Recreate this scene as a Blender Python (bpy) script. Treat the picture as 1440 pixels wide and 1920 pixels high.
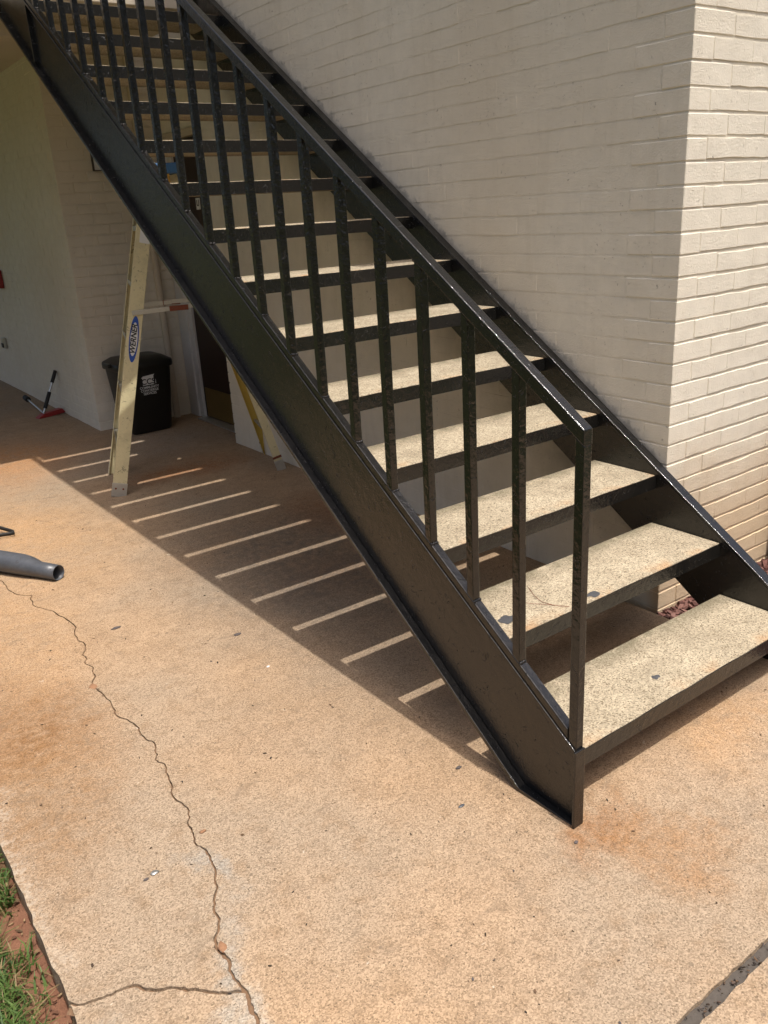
import bpy, bmesh, math, random
from mathutils import Vector, Matrix, noise as mnoise
R = math.radians
random.seed(7)
scene = bpy.context.scene
for o in list(bpy.data.objects):
    bpy.data.objects.remove(o)
COL = scene.collection

# ------------------------------------------------------------------ camera
CAM = Vector((-1.416, -1.2444, 1.5538))
RT = Vector((0.8032, -0.5931, -0.0563)).normalized()
FW = Vector((0.5429, 0.7675, -0.3409)).normalized()
UP = RT.cross(FW).normalized()
RT = FW.cross(UP).normalized()
cd = bpy.data.cameras.new('camera')
cam = bpy.data.objects.new('camera', cd)
COL.objects.link(cam)
M = Matrix.Identity(4)
for i in range(3):
    M[i][0], M[i][1], M[i][2], M[i][3] = RT[i], UP[i], -FW[i], CAM[i]
cam.matrix_world = M
cd.sensor_fit = 'VERTICAL'
cd.sensor_height = 24.0
cd.lens = 24.0 * 1558.35 / 1920.0
cd.clip_start = 0.05
cd.clip_end = 2000
scene.camera = cam

# ------------------------------------------------------------------ light
SUN = Vector((0.02, -0.329, 1.0)).normalized()      # towards the sun
SUN_EL = math.asin(SUN.z)
SUN_AZ = math.atan2(SUN.x, SUN.y)                   # clockwise from +Y
w = bpy.data.worlds.new('World')
scene.world = w
w.use_nodes = True
wn = w.node_tree
wn.nodes.clear()
sky = wn.nodes.new('ShaderNodeTexSky')
sky.sky_type = 'NISHITA'
sky.sun_disc = False
sky.sun_elevation = SUN_EL
sky.sun_rotation = SUN_AZ
sky.air_density = 0.8
sky.dust_density = 6.0
sky.ozone_density = 0.4
bg = wn.nodes.new('ShaderNodeBackground')
bg.inputs['Strength'].default_value = 0.14
wo = wn.nodes.new('ShaderNodeOutputWorld')
wn.links.new(sky.outputs[0], bg.inputs[0])
wn.links.new(bg.outputs[0], wo.inputs[0])
sl = bpy.data.lights.new('sun', 'SUN')
sl.energy = 3.0
sl.angle = R(0.53)
sl.color = (1.0, 0.965, 0.915)
so = bpy.data.objects.new('sun', sl)
so.rotation_euler = SUN.to_track_quat('Z', 'Y').to_euler()
so.location = (3, -6, 12)
COL.objects.link(so)
vs = scene.view_settings
scene.display_settings.display_device = 'sRGB'
vs.view_transform = 'Standard'
vs.look = 'None'
vs.gamma = 1.0
vs.use_curve_mapping = False
vs.exposure = 0.53
scene.render.engine = 'CYCLES'
scene.cycles.max_bounces = 8
scene.cycles.diffuse_bounces = 5
scene.cycles.glossy_bounces = 4

# ------------------------------------------------------------------ material helpers
class NT:
    def __init__(s, name):
        s.m = bpy.data.materials.new(name)
        s.m.use_nodes = True
        s.t = s.m.node_tree
        s.t.nodes.clear()
        s.out = s.n('ShaderNodeOutputMaterial')
        s.b = s.n('ShaderNodeBsdfPrincipled')
        s.l(s.b.outputs[0], s.out.inputs[0])
        s._pos = None
    def n(s, t):
        return s.t.nodes.new(t)
    def l(s, a, b):
        s.t.links.new(a, b)
    def set(s, sock, v):
        if v is None:
            return
        if hasattr(v, 'is_linked') or isinstance(v, bpy.types.NodeSocket):
            s.l(v, sock)
        else:
            if isinstance(v, (tuple, list)) and len(v) == 3 and sock.type == 'RGBA':
                v = (*v, 1.0)
            sock.default_value = v
    @property
    def pos(s):
        if s._pos is None:
            s._pos = s.n('ShaderNodeNewGeometry').outputs['Position']
        return s._pos
    def obj(s):
        return s.n('ShaderNodeTexCoord').outputs['Object']
    def noise(s, scale, detail=4, rough=0.55, vec=None, dist=0.0, col=False):
        x = s.n('ShaderNodeTexNoise')
        x.inputs['Scale'].default_value = scale
        x.inputs['Detail'].default_value = detail
        x.inputs['Roughness'].default_value = rough
        x.inputs['Distortion'].default_value = dist
        s.l(vec or s.pos, x.inputs['Vector'])
        return x.outputs['Color' if col else 'Fac']
    def voro(s, scale, feat='F1', out='Distance', vec=None, rnd=1.0):
        x = s.n('ShaderNodeTexVoronoi')
        x.feature = feat
        x.inputs['Scale'].default_value = scale
        x.inputs['Randomness'].default_value = rnd
        s.l(vec or s.pos, x.inputs['Vector'])
        return x.outputs[out]
    def math(s, op, a, b=None, c=None, clamp=False):
        x = s.n('ShaderNodeMath')
        x.operation = op
        x.use_clamp = clamp
        for i, v in enumerate((a, b, c)):
            if v is not None:
                s.set(x.inputs[i], v)
        return x.outputs[0]
    def vmath(s, op, a, b=None):
        x = s.n('ShaderNodeVectorMath')
        x.operation = op
        s.set(x.inputs[0], a)
        if b is not None:
            s.set(x.inputs[1], b)
        return x.outputs['Value' if op in ('LENGTH', 'DOT_PRODUCT', 'DISTANCE') else 'Vector']
    def sep(s, v):
        x = s.n('ShaderNodeSeparateXYZ')
        s.l(v, x.inputs[0])
        return x.outputs
    def rng(s, v, a, b, c=0.0, d=1.0, smooth=False):
        x = s.n('ShaderNodeMapRange')
        x.interpolation_type = 'SMOOTHSTEP' if smooth else 'LINEAR'
        s.set(x.inputs[0], v)
        for i, k in enumerate((a, b, c, d)):
            x.inputs[i + 1].default_value = k
        return x.outputs[0]
    def mix(s, a, b, f, mode='MIX'):
        x = s.n('ShaderNodeMix')
        x.data_type = 'RGBA'
        x.blend_type = mode
        s.set(x.inputs[0], f)
        s.set(x.inputs[6], a)
        s.set(x.inputs[7], b)
        return x.outputs[2]
    def ramp(s, f, stops):
        x = s.n('ShaderNodeValToRGB')
        cr = x.color_ramp
        while len(cr.elements) > 1:
            cr.elements.remove(cr.elements[-1])
        cr.elements[0].position = stops[0][0]
        cr.elements[0].color = (*stops[0][1], 1)
        for p, c in stops[1:]:
            e = cr.elements.new(p)
            e.color = (*c, 1)
        s.l(f, x.inputs[0])
        return x.outputs[0]
    def bump(s, h, strength, dist, prev=None):
        x = s.n('ShaderNodeBump')
        x.inputs['Strength'].default_value = strength
        x.inputs['Distance'].default_value = dist
        s.l(h, x.inputs['Height'])
        if prev is not None:
            s.l(prev, x.inputs['Normal'])
        return x.outputs[0]
    def fin(s, col=None, rough=None, nrm=None, metal=None, spec=None, coat=None, coat_r=None):
        s.set(s.b.inputs['Base Color'], col)
        s.set(s.b.inputs['Roughness'], rough)
        s.set(s.b.inputs['Metallic'], metal)
        s.set(s.b.inputs['Specular IOR Level'], spec)
        s.set(s.b.inputs['Coat Weight'], coat)
        s.set(s.b.inputs['Coat Roughness'], coat_r)
        if nrm is not None:
            s.l(nrm, s.b.inputs['Normal'])
        return s.m

def plain(name, col, rough=0.5, metal=0.0, bump=0.0, scale=80, var=0.12, spec=0.5, scuff=0.0):
    t = NT(name)
    nz = t.noise(scale, 4)
    c = t.mix(tuple(k * (1 - var) for k in col), tuple(min(1, k * (1 + var)) for k in col), nz)
    big = t.noise(3.0, 3)
    c = t.mix(c, tuple(k * 0.75 for k in col), t.rng(big, 0.5, 0.8, 0, 0.5))
    if scuff:
        c = t.mix(c, (0.05, 0.042, 0.03), t.rng(t.noise(28, 4, 0.75, dist=1.0), 0.60, 0.66, 0, scuff))
        c = t.mix(c, tuple(k * 0.72 for k in col), t.rng(t.noise(9, 4, 0.7), 0.5, 0.62, 0, 0.5))
    nr = t.bump(nz, bump, 0.003) if bump else None
    return t.fin(c, rough, nr, metal, spec)

SL = 0.19 / 0.2829            # slope of the flight

def mat_concrete():
    t = NT('concrete_walkway')
    big = t.noise(0.9, 2, 0.6)
    mid = t.noise(5.0, 4, 0.6)
    fine = t.noise(270, 3, 0.7)
    cellv = t.sep(t.voro(300, out='Color'))[0]
    c = t.mix((0.325, 0.222, 0.134), (0.415, 0.290, 0.180), t.rng(mid, 0.3, 0.7))
    c = t.mix(c, (0.325, 0.246, 0.168), t.rng(big, 0.42, 0.60))
    blot = t.noise(17, 4, 0.62)
    c = t.mix(c, (0.245, 0.16, 0.09), t.rng(blot, 0.50, 0.74, 0, 0.6))
    # stains with a place of their own, and one painted stair shade: x, y, rx, ry, colour, amount
    warp = t.vmath('SUBTRACT', t.noise(2.8, 7, 0.72, col=True), (0.5, 0.5, 0.5))
    warp = t.vmath('MULTIPLY', warp, (0.62, 0.62, 0.0))
    wp = t.vmath('ADD', t.pos, warp)
    ragged = t.noise(24, 5, 0.75)
    patchy = t.math('MULTIPLY', t.rng(mid, 0.25, 0.6, 0.5, 1), t.rng(ragged, 0.30, 0.58, 0.30, 1.1))
    for (x, y, rx, ry, col, a) in (
            (0.04, -0.12, 0.14, 0.12, (0.24, 0.115, 0.045), 0.8),
            (0.11, -0.27, 0.17, 0.17, (0.29, 0.15, 0.06), 0.65),
            (0.75, -0.10, 0.30, 0.16, (0.40, 0.235, 0.11), 0.5),
            (-1.05, 1.40, 0.26, 0.42, (0.22, 0.115, 0.048), 0.9),
            (-1.13, 0.95, 0.24, 0.40, (0.25, 0.14, 0.062), 0.65),
            (-0.60, 3.40, 0.45, 0.95, (0.44, 0.26, 0.12), 0.6),
            (-0.95, 2.20, 0.30, 0.60, (0.40, 0.235, 0.11), 0.6),
            (-0.35, 5.10, 0.75, 0.75, (0.42, 0.20, 0.075), 0.8),
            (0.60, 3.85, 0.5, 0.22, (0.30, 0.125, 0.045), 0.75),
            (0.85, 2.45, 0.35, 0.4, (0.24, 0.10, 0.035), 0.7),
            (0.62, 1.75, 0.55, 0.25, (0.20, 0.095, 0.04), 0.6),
            (0.35, 1.9, 0.6, 1.1, (0.150, 0.122, 0.094), 0.85),  # shade under the stairs, painted into the floor colour
            (-0.15, 0.9, 0.5, 0.45, (0.27, 0.20, 0.135), 0.45),
            (0.55, 4.6, 0.7, 0.5, (0.30, 0.25, 0.20), 0.6),
            (-0.855, 0.39, 0.05, 0.10, (0.30, 0.27, 0.225), 0.8),
            (-0.915, 0.18, 0.06, 0.11, (0.31, 0.275, 0.225), 0.9),
            (-0.96, 0.05, 0.09, 0.06, (0.36, 0.32, 0.26), 0.9)):
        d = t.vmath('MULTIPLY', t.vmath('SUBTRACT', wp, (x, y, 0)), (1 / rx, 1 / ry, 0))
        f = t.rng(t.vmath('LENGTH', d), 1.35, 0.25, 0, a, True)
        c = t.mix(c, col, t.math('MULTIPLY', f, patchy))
    # pale and dark sand grains, pits
    g = t.mix((0.64, 0.62, 0.60), (1.36, 1.37, 1.39), t.rng(t.math('ADD', t.math('MULTIPLY', fine, 0.6), t.math('MULTIPLY', cellv, 0.4)), 0.28, 0.74))
    c = t.mix(c, g, 1.0, 'MULTIPLY')
    c = t.mix(c, (0.10, 0.07, 0.045), t.rng(cellv, 0.035, 0.01, 0, 0.6))
    # scuffs, drips and trodden dirt
    sc_ = t.noise(9, 5, 0.7, vec=t.vmath('MULTIPLY', t.pos, (1.0, 2.2, 1.0)), dist=0.6)
    c = t.mix(c, (0.17, 0.125, 0.085), t.rng(sc_, 0.55, 0.72, 0, 0.5))
    sp_ = t.math('ADD', t.voro(13, out='Distance'), t.math('MULTIPLY', ragged, 0.12))
    c = t.mix(c, (0.12, 0.09, 0.065), t.rng(sp_, 0.135, 0.105, 0, 0.55))
    c = t.mix(c, (0.60, 0.52, 0.41), t.rng(t.noise(31, 3, 0.7, dist=0.5), 0.715, 0.75, 0, 0.7))
    # whitish worn rim along the grass edge
    px = t.sep(wp)[0]
    rim = t.math('MULTIPLY', t.rng(px, -1.19, -1.26, 0, 1), t.rng(t.noise(45, 4, 0.65), 0.46, 0.56))
    c = t.mix(c, (0.55, 0.49, 0.40), t.math('MULTIPLY', rim, 0.35))
    h = t.math('ADD', t.math('MULTIPLY', fine, 0.7), t.math('MULTIPLY', cellv, 0.3))
    nr = t.bump(h, 0.8, 0.004)
    return t.fin(c, 0.88, nr, 0, 0.3)

def mat_tread():
    t = NT('cast_tread_concrete')
    a = t.sep(t.voro(250, out='Color'))[0]
    n1 = t.noise(240, 3, 0.7)
    n2 = t.noise(7, 4, 0.6)
    c = t.mix((0.298, 0.250, 0.178), (0.392, 0.335, 0.243), t.rng(n2, 0.32, 0.66))
    g = t.mix((0.55, 0.53, 0.50), (1.40, 1.40, 1.38), t.rng(t.math('ADD', t.math('MULTIPLY', n1, 0.6), t.math('MULTIPLY', a, 0.4)), 0.26, 0.72))
    c = t.mix(c, g, 1.0, 'MULTIPLY')
    c = t.mix(c, (0.13, 0.095, 0.055), t.rng(a, 0.13, 0.05, 0, 0.7))
    pit = t.noise(70, 1, 0.5)
    c = t.mix(c, (0.07, 0.055, 0.04), t.rng(pit, 0.735, 0.77, 0, 0.85))
    # grime collected at the rear edge of each tread, rust bleeding at the front
    o = t.sep(t.obj())
    g = t.math('MULTIPLY', t.rng(o[1], 0.19, 0.295, 0, 1, True), t.rng(t.noise(11, 4, 0.65), 0.30, 0.55))
    sm = t.noise(4.5, 5, 0.7)
    c = t.mix(c, (0.19, 0.155, 0.105), t.rng(sm, 0.54, 0.72, 0, 0.55))
    c = t.mix(c, (0.12, 0.105, 0.065), t.math('MULTIPLY', g, 0.75))
    g2 = t.math('MULTIPLY', t.rng(o[1], 0.07, 0.0, 0, 1, True), t.rng(n2, 0.5, 0.68))
    c = t.mix(c, (0.38, 0.19, 0.07), t.math('MULTIPLY', g2, 0.6))
    nr = t.bump(t.math('ADD', n1, t.math('MULTIPLY', a, 0.5)), 0.5, 0.004)
    return t.fin(c, 0.88, nr, 0, 0.3)

def mat_black(name='black_gloss_paint', rough=0.085, lump=0.6, sc=34, sc2=170, w2=0.4, dist=0.005):
    t = NT(name)
    n1 = t.noise(sc, 2, 0.55)
    n2 = t.noise(sc2, 3, 0.65)
    chip = t.noise(30, 3, 0.75, dist=1.8)
    c = t.mix((0.005, 0.005, 0.005), (0.009, 0.0088, 0.0085), n2)
    c = t.mix(c, (0.024, 0.021, 0.017), t.rng(t.noise(3.5, 4, 0.65), 0.52, 0.75, 0, 0.4))
    br = t.noise(7, 5, 0.7)
    r = t.math('ADD', t.rng(n1, 0.3, 0.7, rough * 0.6, rough * 1.5), t.rng(br, 0.48, 0.7, 0, 0.16))
    ch = t.rng(chip, 0.635, 0.665)
    c = t.mix(c, (0.004, 0.004, 0.004), ch)
    r = t.math('ADD', r, t.math('MULTIPLY', ch, 0.3))
    h = t.math('ADD', t.math('MULTIPLY', n1, 1 - w2), t.math('MULTIPLY', n2, w2))
    h = t.math('SUBTRACT', h, t.math('MULTIPLY', ch, 0.35))
    nr = t.bump(h, lump, dist)
    return t.fin(c, r, nr, 0, 0.62)

def mat_paint_wall(name, splash_bounce=True):
    t = NT(name)
    n0 = t.noise(0.8, 3)
    n1 = t.noise(14, 5, 0.6)
    n2 = t.noise(150, 4, 0.7)
    pm = t.noise(9, 2, 0.6)
    c = t.mix((0.705, 0.655, 0.55), (0.775, 0.72, 0.605), t.rng(n1, 0.3, 0.7))
    c = t.mix(c, (0.67, 0.585, 0.455), t.rng(n0, 0.4, 0.65, 0, 0.6))
    p = t.sep(t.pos)
    st_ = t.noise(5.0, 4, 0.6, vec=t.vmath('MULTIPLY', t.pos, (3.0, 3.0, 0.35)))
    c = t.mix(c, (0.50, 0.43, 0.32), t.rng(st_, 0.53, 0.75, 0, 0.2))
    # scattered unpainted pits
    hole = t.math('MULTIPLY', t.rng(t.noise(75, 3, 0.75, dist=0.6), 0.64, 0.70), t.rng(pm, 0.44, 0.60))
    c = t.mix(c, (0.16, 0.12, 0.085), t.math('MULTIPLY', hole, 0.6))
    if splash_bounce:
        # clay splashed up the outer face, plus bounced ground light painted in
        zz = t.math('ADD', p[2], t.math('MULTIPLY', t.math('SUBTRACT', t.noise(3.2, 5, 0.65), 0.5), 0.5))
        f = t.math('MULTIPLY', t.rng(zz, 0.78, 0.18, 0, 0.62, True), t.rng(p[1], 0.62, 0.57, 0.0, 1.0))
        c = t.mix(c, (0.52, 0.335, 0.155), f)
        # black overspray beside the wall stringer
        d = t.math('SUBTRACT', p[2], t.math('ADD', t.math('MULTIPLY', p[1], SL), 0.205))
        d = t.math('SUBTRACT', d, t.math('MULTIPLY', t.rng(t.noise(16, 3, 0.7), 0.45, 0.75), 0.055))
        f = t.math('MULTIPLY', t.rng(d, 0.028, -0.01, 0, 0.45, True), t.rng(d, -0.6, -0.4))
        f = t.math('MULTIPLY', f, t.rng(p[1], 0.58, 0.62))
        f = t.math('MULTIPLY', f, t.rng(t.noise(7, 3), 0.3, 0.6, 0.35, 0.95))
        c = t.mix(c, (0.03, 0.035, 0.045), f)
    h = t.math('ADD', t.math('MULTIPLY', n2, 0.5), t.math('MULTIPLY', n1, 0.5))
    h = t.math('SUBTRACT', h, t.math('MULTIPLY', hole, 0.4))
    nr = t.bump(h, 0.95, 0.006)
    return t.fin(c, 0.62, nr, 0, 0.35)

def mat_soil():
    t = NT('red_clay_and_turf')
    n1 = t.noise(30, 5, 0.65)
    n2 = t.noise(1.1, 4, 0.6)
    c = t.mix((0.12, 0.052, 0.03), (0.23, 0.115, 0.07), n1)
    px = t.sep(t.pos)[0]
    edge = t.math('ADD', px, t.math('MULTIPLY', t.math('SUBTRACT', t.noise(6, 4), 0.5), 0.5))
    g = t.mix((0.036, 0.048, 0.016), (0.085, 0.095, 0.038), t.noise(60, 4))
    g = t.mix(g, (0.13, 0.10, 0.055), t.rng(n2, 0.45, 0.7, 0, 0.6))
    c = t.mix(c, g, t.math('MAXIMUM', t.rng(edge, -1.33, -1.46), t.rng(edge, -1.1, -1.0)))
    nr = t.bump(n1, 0.6, 0.02)
    return t.fin(c, 0.95, nr, 0, 0.2)

def mat_leaf(name, a, b, trans=0.25, straw=None):
    t = NT(name)
    rnd = t.n('ShaderNodeNewGeometry').outputs['Random Per Island']
    c = t.mix(a, b, rnd)
    if straw:
        c = t.mix(c, straw, t.math('GREATER_THAN', t.math('FRACT', t.math('MULTIPLY', rnd, 37.0)), 0.82))
    t.fin(c, 0.55, None, 0, 0.35)
    tr = t.n('ShaderNodeBsdfTranslucent')
    t.l(c, tr.inputs[0])
    mx = t.n('ShaderNodeMixShader')
    mx.inputs[0].default_value = trans
    t.l(t.b.outputs[0], mx.inputs[1])
    t.l(tr.outputs[0], mx.inputs[2])
    t.l(mx.outputs[0], t.out.inputs[0])
    return t.m

def mat_island(name, cols, rough=0.85):
    t = NT(name)
    rnd = t.n('ShaderNodeNewGeometry').outputs['Random Per Island']
    c = t.ramp(rnd, [(i / max(1, len(cols) - 1), k) for i, k in enumerate(cols)])
    c = t.mix(c, (0.02, 0.015, 0.01), t.rng(t.noise(120, 3), 0.5, 0.75, 0, 0.4))
    return t.fin(c, rough, None, 0, 0.3)

MAT = dict(
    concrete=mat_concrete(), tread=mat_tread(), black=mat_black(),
    blackworn=mat_black('worn_black_paint', 0.12, 0.45, 45, 130, 0.3, 0.006),
    blacklump=mat_black('runny_black_paint', 0.05, 0.45, 55, 170, 0.15, 0.006),
    wall=mat_paint_wall('cream_painted_brick'), wall2=mat_paint_wall('shaded_cream_painted_brick', False),
    soil=mat_soil(),
    grass=mat_leaf('grass_blade', (0.045, 0.095, 0.018), (0.13, 0.20, 0.05), 0.3, (0.26, 0.19, 0.09)),
    foliage=mat_leaf('tree_leaf', (0.028, 0.048, 0.012), (0.065, 0.092, 0.025), 0.25),
    bark=plain('bark', (0.10, 0.075, 0.05), 0.9, bump=0.6, scale=20),
    mulch=mat_island('red_brown_mulch', [(0.055, 0.022, 0.018), (0.12, 0.05, 0.04), (0.20, 0.105, 0.085), (0.085, 0.035, 0.03)]),
    debris=mat_island('dry_debris', [(0.05, 0.035, 0.02), (0.025, 0.02, 0.018), (0.13, 0.075, 0.04), (0.09, 0.08, 0.08)]),
    door=plain('dark_brown_door_paint', (0.020, 0.009, 0.006), 0.45, bump=0.1),
    white=plain('white_trim_paint', (0.62, 0.60, 0.57), 0.5, bump=0.15, scale=40),
    cream=plain('cream_trim_paint', (0.55, 0.47, 0.36), 0.6, bump=0.2),
    soffit=plain('cream_soffit_paint', (0.55, 0.48, 0.38), 0.7, bump=0.2),
    brass=plain('dull_brass', (0.30, 0.205, 0.07), 0.42, 0.8, bump=0.1, scale=30),
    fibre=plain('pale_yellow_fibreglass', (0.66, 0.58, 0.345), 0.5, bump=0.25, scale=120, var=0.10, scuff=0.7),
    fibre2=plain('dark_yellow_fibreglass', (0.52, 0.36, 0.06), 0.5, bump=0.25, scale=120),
    alu=plain('worn_aluminium', (0.55, 0.54, 0.50), 0.42, 0.85, bump=0.2, scale=60),
    rust=plain('rusty_hinge', (0.20, 0.055, 0.025), 0.7, 0.2, bump=0.5, scale=90),
    bluecap=plain('blue_plastic', (0.05, 0.16, 0.36), 0.45),
    blue=plain('blue_ink', (0.015, 0.07, 0.36), 0.5, var=0.05),
    whiteink=plain('white_ink', (0.72, 0.72, 0.70), 0.5, var=0.05),
    blackink=plain('black_ink', (0.012, 0.012, 0.012), 0.5),
    orange=plain('orange_label', (0.62, 0.33, 0.05), 0.5, var=0.08),
    bin=plain('black_bin_plastic', (0.012, 0.012, 0.0105), 0.42, bump=0.15, scale=200),
    red=plain('red_plastic', (0.30, 0.022, 0.022), 0.4),
    rubber=plain('black_rubber', (0.014, 0.014, 0.013), 0.7, bump=0.2),
    grey=plain('dark_grey_pipe_plastic', (0.075, 0.08, 0.09), 0.38, bump=0.35, scale=45, var=0.3, scuff=0.5),
    steel=plain('chrome_handle', (0.5, 0.5, 0.48), 0.3, 0.9),
    brown=plain('dark_brown_downspout', (0.035, 0.024, 0.018), 0.5, bump=0.2),
    mortar=plain('grey_patch_mortar', (0.34, 0.30, 0.245), 0.9, bump=0.6, scale=120),
    filler=plain('dark_joint_filler', (0.075, 0.063, 0.052), 0.9, bump=0.8, scale=90, var=0.4),
    drop=plain('dried_paint_drop', (0.06, 0.061, 0.065), 0.55, bump=0.3, scale=150, var=0.4),
    leafgreen=plain('yellow_green_leaf', (0.42, 0.46, 0.10), 0.6),
    clay=plain('baked_clay', (0.26, 0.135, 0.07), 0.9, bump=0.5, scale=150, var=0.3),
    dirt=plain('packed_dirt', (0.17, 0.10, 0.055), 0.95, bump=0.6, scale=150, var=0.4),
    roof=plain('roof_board', (0.30, 0.26, 0.21), 0.8),
)

# ------------------------------------------------------------------ mesh helpers
def link(name, me, parent=None, mat=None):
    o = bpy.data.objects.new(name, me)
    COL.objects.link(o)
    if mat is not None:
        me.materials.append(MAT[mat] if isinstance(mat, str) else mat)
    if parent is not None:
        o.parent = parent
    return o

def from_bm(name, bm, parent=None, mat=None, smooth=False, bevel=0.0, segs=2):
    bmesh.ops.recalc_face_normals(bm, faces=bm.faces)
    me = bpy.data.meshes.new(name)
    bm.to_mesh(me)
    bm.free()
    if smooth:
        me.polygons.foreach_set('use_smooth', [True] * len(me.polygons))
    o = link(name, me, parent, mat)
    if bevel:
        md = o.modifiers.new('bevel', 'BEVEL')
        md.width = bevel
        md.segments = segs
        md.limit_method = 'ANGLE'
        md.angle_limit = R(40)
    return o

def bm_box(bm, a, b, mtx=None):
    vs_ = [Vector((x, y, z)) for x in (a[0], b[0]) for y in (a[1], b[1]) for z in (a[2], b[2])]
    if mtx is not None:
        vs_ = [mtx @ v for v in vs_]
    v = [bm.verts.new(k) for k in vs_]
    for f in ((0, 1, 3, 2), (4, 6, 7, 5), (0, 4, 5, 1), (2, 3, 7, 6), (0, 2, 6, 4), (1, 5, 7, 3)):
        bm.faces.new([v[i] for i in f])

def box(name, a, b, parent=None, mat=None, bevel=0.0, mtx=None, origin=None):
    bm = bmesh.new()
    if origin is not None:
        a = tuple(a[i] - origin[i] for i in range(3))
        b = tuple(b[i] - origin[i] for i in range(3))
    bm_box(bm, a, b, mtx)
    o = from_bm(name, bm, parent, mat, bevel=bevel)
    if origin is not None:
        o.location = origin
    return o

def bm_prism(bm, poly, axis, a, b):
    def P(u, v, k):
        return {'x': (k, u, v), 'y': (u, k, v), 'z': (u, v, k)}[axis]
    va = [bm.verts.new(P(u, v, a)) for u, v in poly]
    vb = [bm.verts.new(P(u, v, b)) for u, v in poly]
    n = len(poly)
    bm.faces.new(va)
    bm.faces.new(vb[::-1])
    for i in range(n):
        j = (i + 1) % n
        bm.faces.new((va[i], vb[i], vb[j], va[j]))

def prism(name, poly, axis, a, b, parent=None, mat=None, bevel=0.0):
    bm = bmesh.new()
    bm_prism(bm, poly, axis, a, b)
    return from_bm(name, bm, parent, mat, bevel=bevel)

def bm_tube(bm, pts, rad, n=12, caps=True):
    pts = [Vector(p) for p in pts]
    rings = []
    prev = None
    for i, p in enumerate(pts):
        d = (pts[min(i + 1, len(pts) - 1)] - pts[max(i - 1, 0)]).normalized()
        if prev is None:
            u = d.orthogonal().normalized()
        else:
            u = (prev - d * prev.dot(d)).normalized()
        prev = u
        v = d.cross(u)
        r = rad[i] if isinstance(rad, (list, tuple)) else rad
        rings.append([bm.verts.new(p + (u * math.cos(2 * math.pi * k / n) + v * math.sin(2 * math.pi * k / n)) * r) for k in range(n)])
    for a, b in zip(rings, rings[1:]):
        for k in range(n):
            bm.faces.new((a[k], a[(k + 1) % n], b[(k + 1) % n], b[k]))
    if caps:
        bm.faces.new(rings[0][::-1])
        bm.faces.new(rings[-1])

def tube(name, pts, rad, parent=None, mat=None, n=12, caps=True):
    bm = bmesh.new()
    bm_tube(bm, pts, rad, n, caps)
    o = from_bm(name, bm, parent, mat, smooth=True)
    if caps:
        md = o.modifiers.new('edge', 'EDGE_SPLIT')
        md.split_angle = R(50)
    return o

def empty(name, loc=(0, 0, 0)):
    o = bpy.data.objects.new(name, None)
    o.empty_display_size = 0.1
    o.location = loc
    COL.objects.link(o)
    return o

def tag(o, label=None, cat=None, group=None, kind=None):
    if label:
        o['label'] = label
    if cat:
        o['category'] = cat
    if group:
        o['group'] = group
    if kind:
        o['kind'] = kind
    return o

def part(root, o):
    """parent keeping the world placement (roots are unrotated empties)"""
    o.parent = root
    o.location = Vector(o.location) - root.location
    return o

def text_mesh(name, body, size, mtx, parent, mat, depth=0.0006, shear=0.0, bold=0.0):
    cu = bpy.data.curves.new(name, 'FONT')
    cu.body = body
    cu.size = size
    cu.align_x = 'CENTER'
    cu.align_y = 'CENTER'
    cu.extrude = depth
    cu.shear = shear
    cu.offset = bold
    tmp = bpy.data.objects.new(name, cu)
    COL.objects.link(tmp)
    bpy.context.view_layer.update()
    me = bpy.data.meshes.new_from_object(tmp.evaluated_get(bpy.context.evaluated_depsgraph_get()))
    bpy.data.objects.remove(tmp)
    me.transform(mtx)
    me.materials.clear()
    return link(name, me, parent, mat)

def frame(o, x, y):
    """matrix with origin o, x axis, y axis, z = x cross y"""
    x = Vector(x).normalized()
    y = Vector(y)
    y = (y - x * y.dot(x)).normalized()
    z = x.cross(y)
    m = Matrix.Identity(4)
    for i in range(3):
        m[i][0], m[i][1], m[i][2], m[i][3] = x[i], y[i], z[i], o[i]
    return m

def to_px(p):
    d = Vector(p) - CAM
    z = d.dot(FW)
    if z < 0.05:
        return None
    return (720 + 1558.35 * d.dot(RT) / z, 960 - 1558.35 * d.dot(UP) / z, z)

# ------------------------------------------------------------------ ground, slab with its crack
bm = bmesh.new()
S = 300
for x0, x1, y0, y1 in ((-S, S, -S, S),):
    v = [bm.verts.new(k) for k in ((x0, y0, -0.075), (x1, y0, -0.075), (x1, y1, -0.075), (x0, y1, -0.075))]
    bm.faces.new(v)
tag(from_bm('ground', bm, None, 'soil'), 'red clay ground and turf around the concrete walkway', 'ground', kind='structure')

def rough_line(pts, depth, amp, seed):
    rnd = random.Random(seed)
    pts = [Vector((p[0], p[1])) for p in pts]
    for k in range(depth):
        q = [pts[0]]
        for a, b in zip(pts, pts[1:]):
            d = b - a
            n = Vector((-d.y, d.x))
            q.append((a + b) / 2 + n * rnd.uniform(-amp, amp))
            q.append(b)
        pts = q
    return pts

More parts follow.
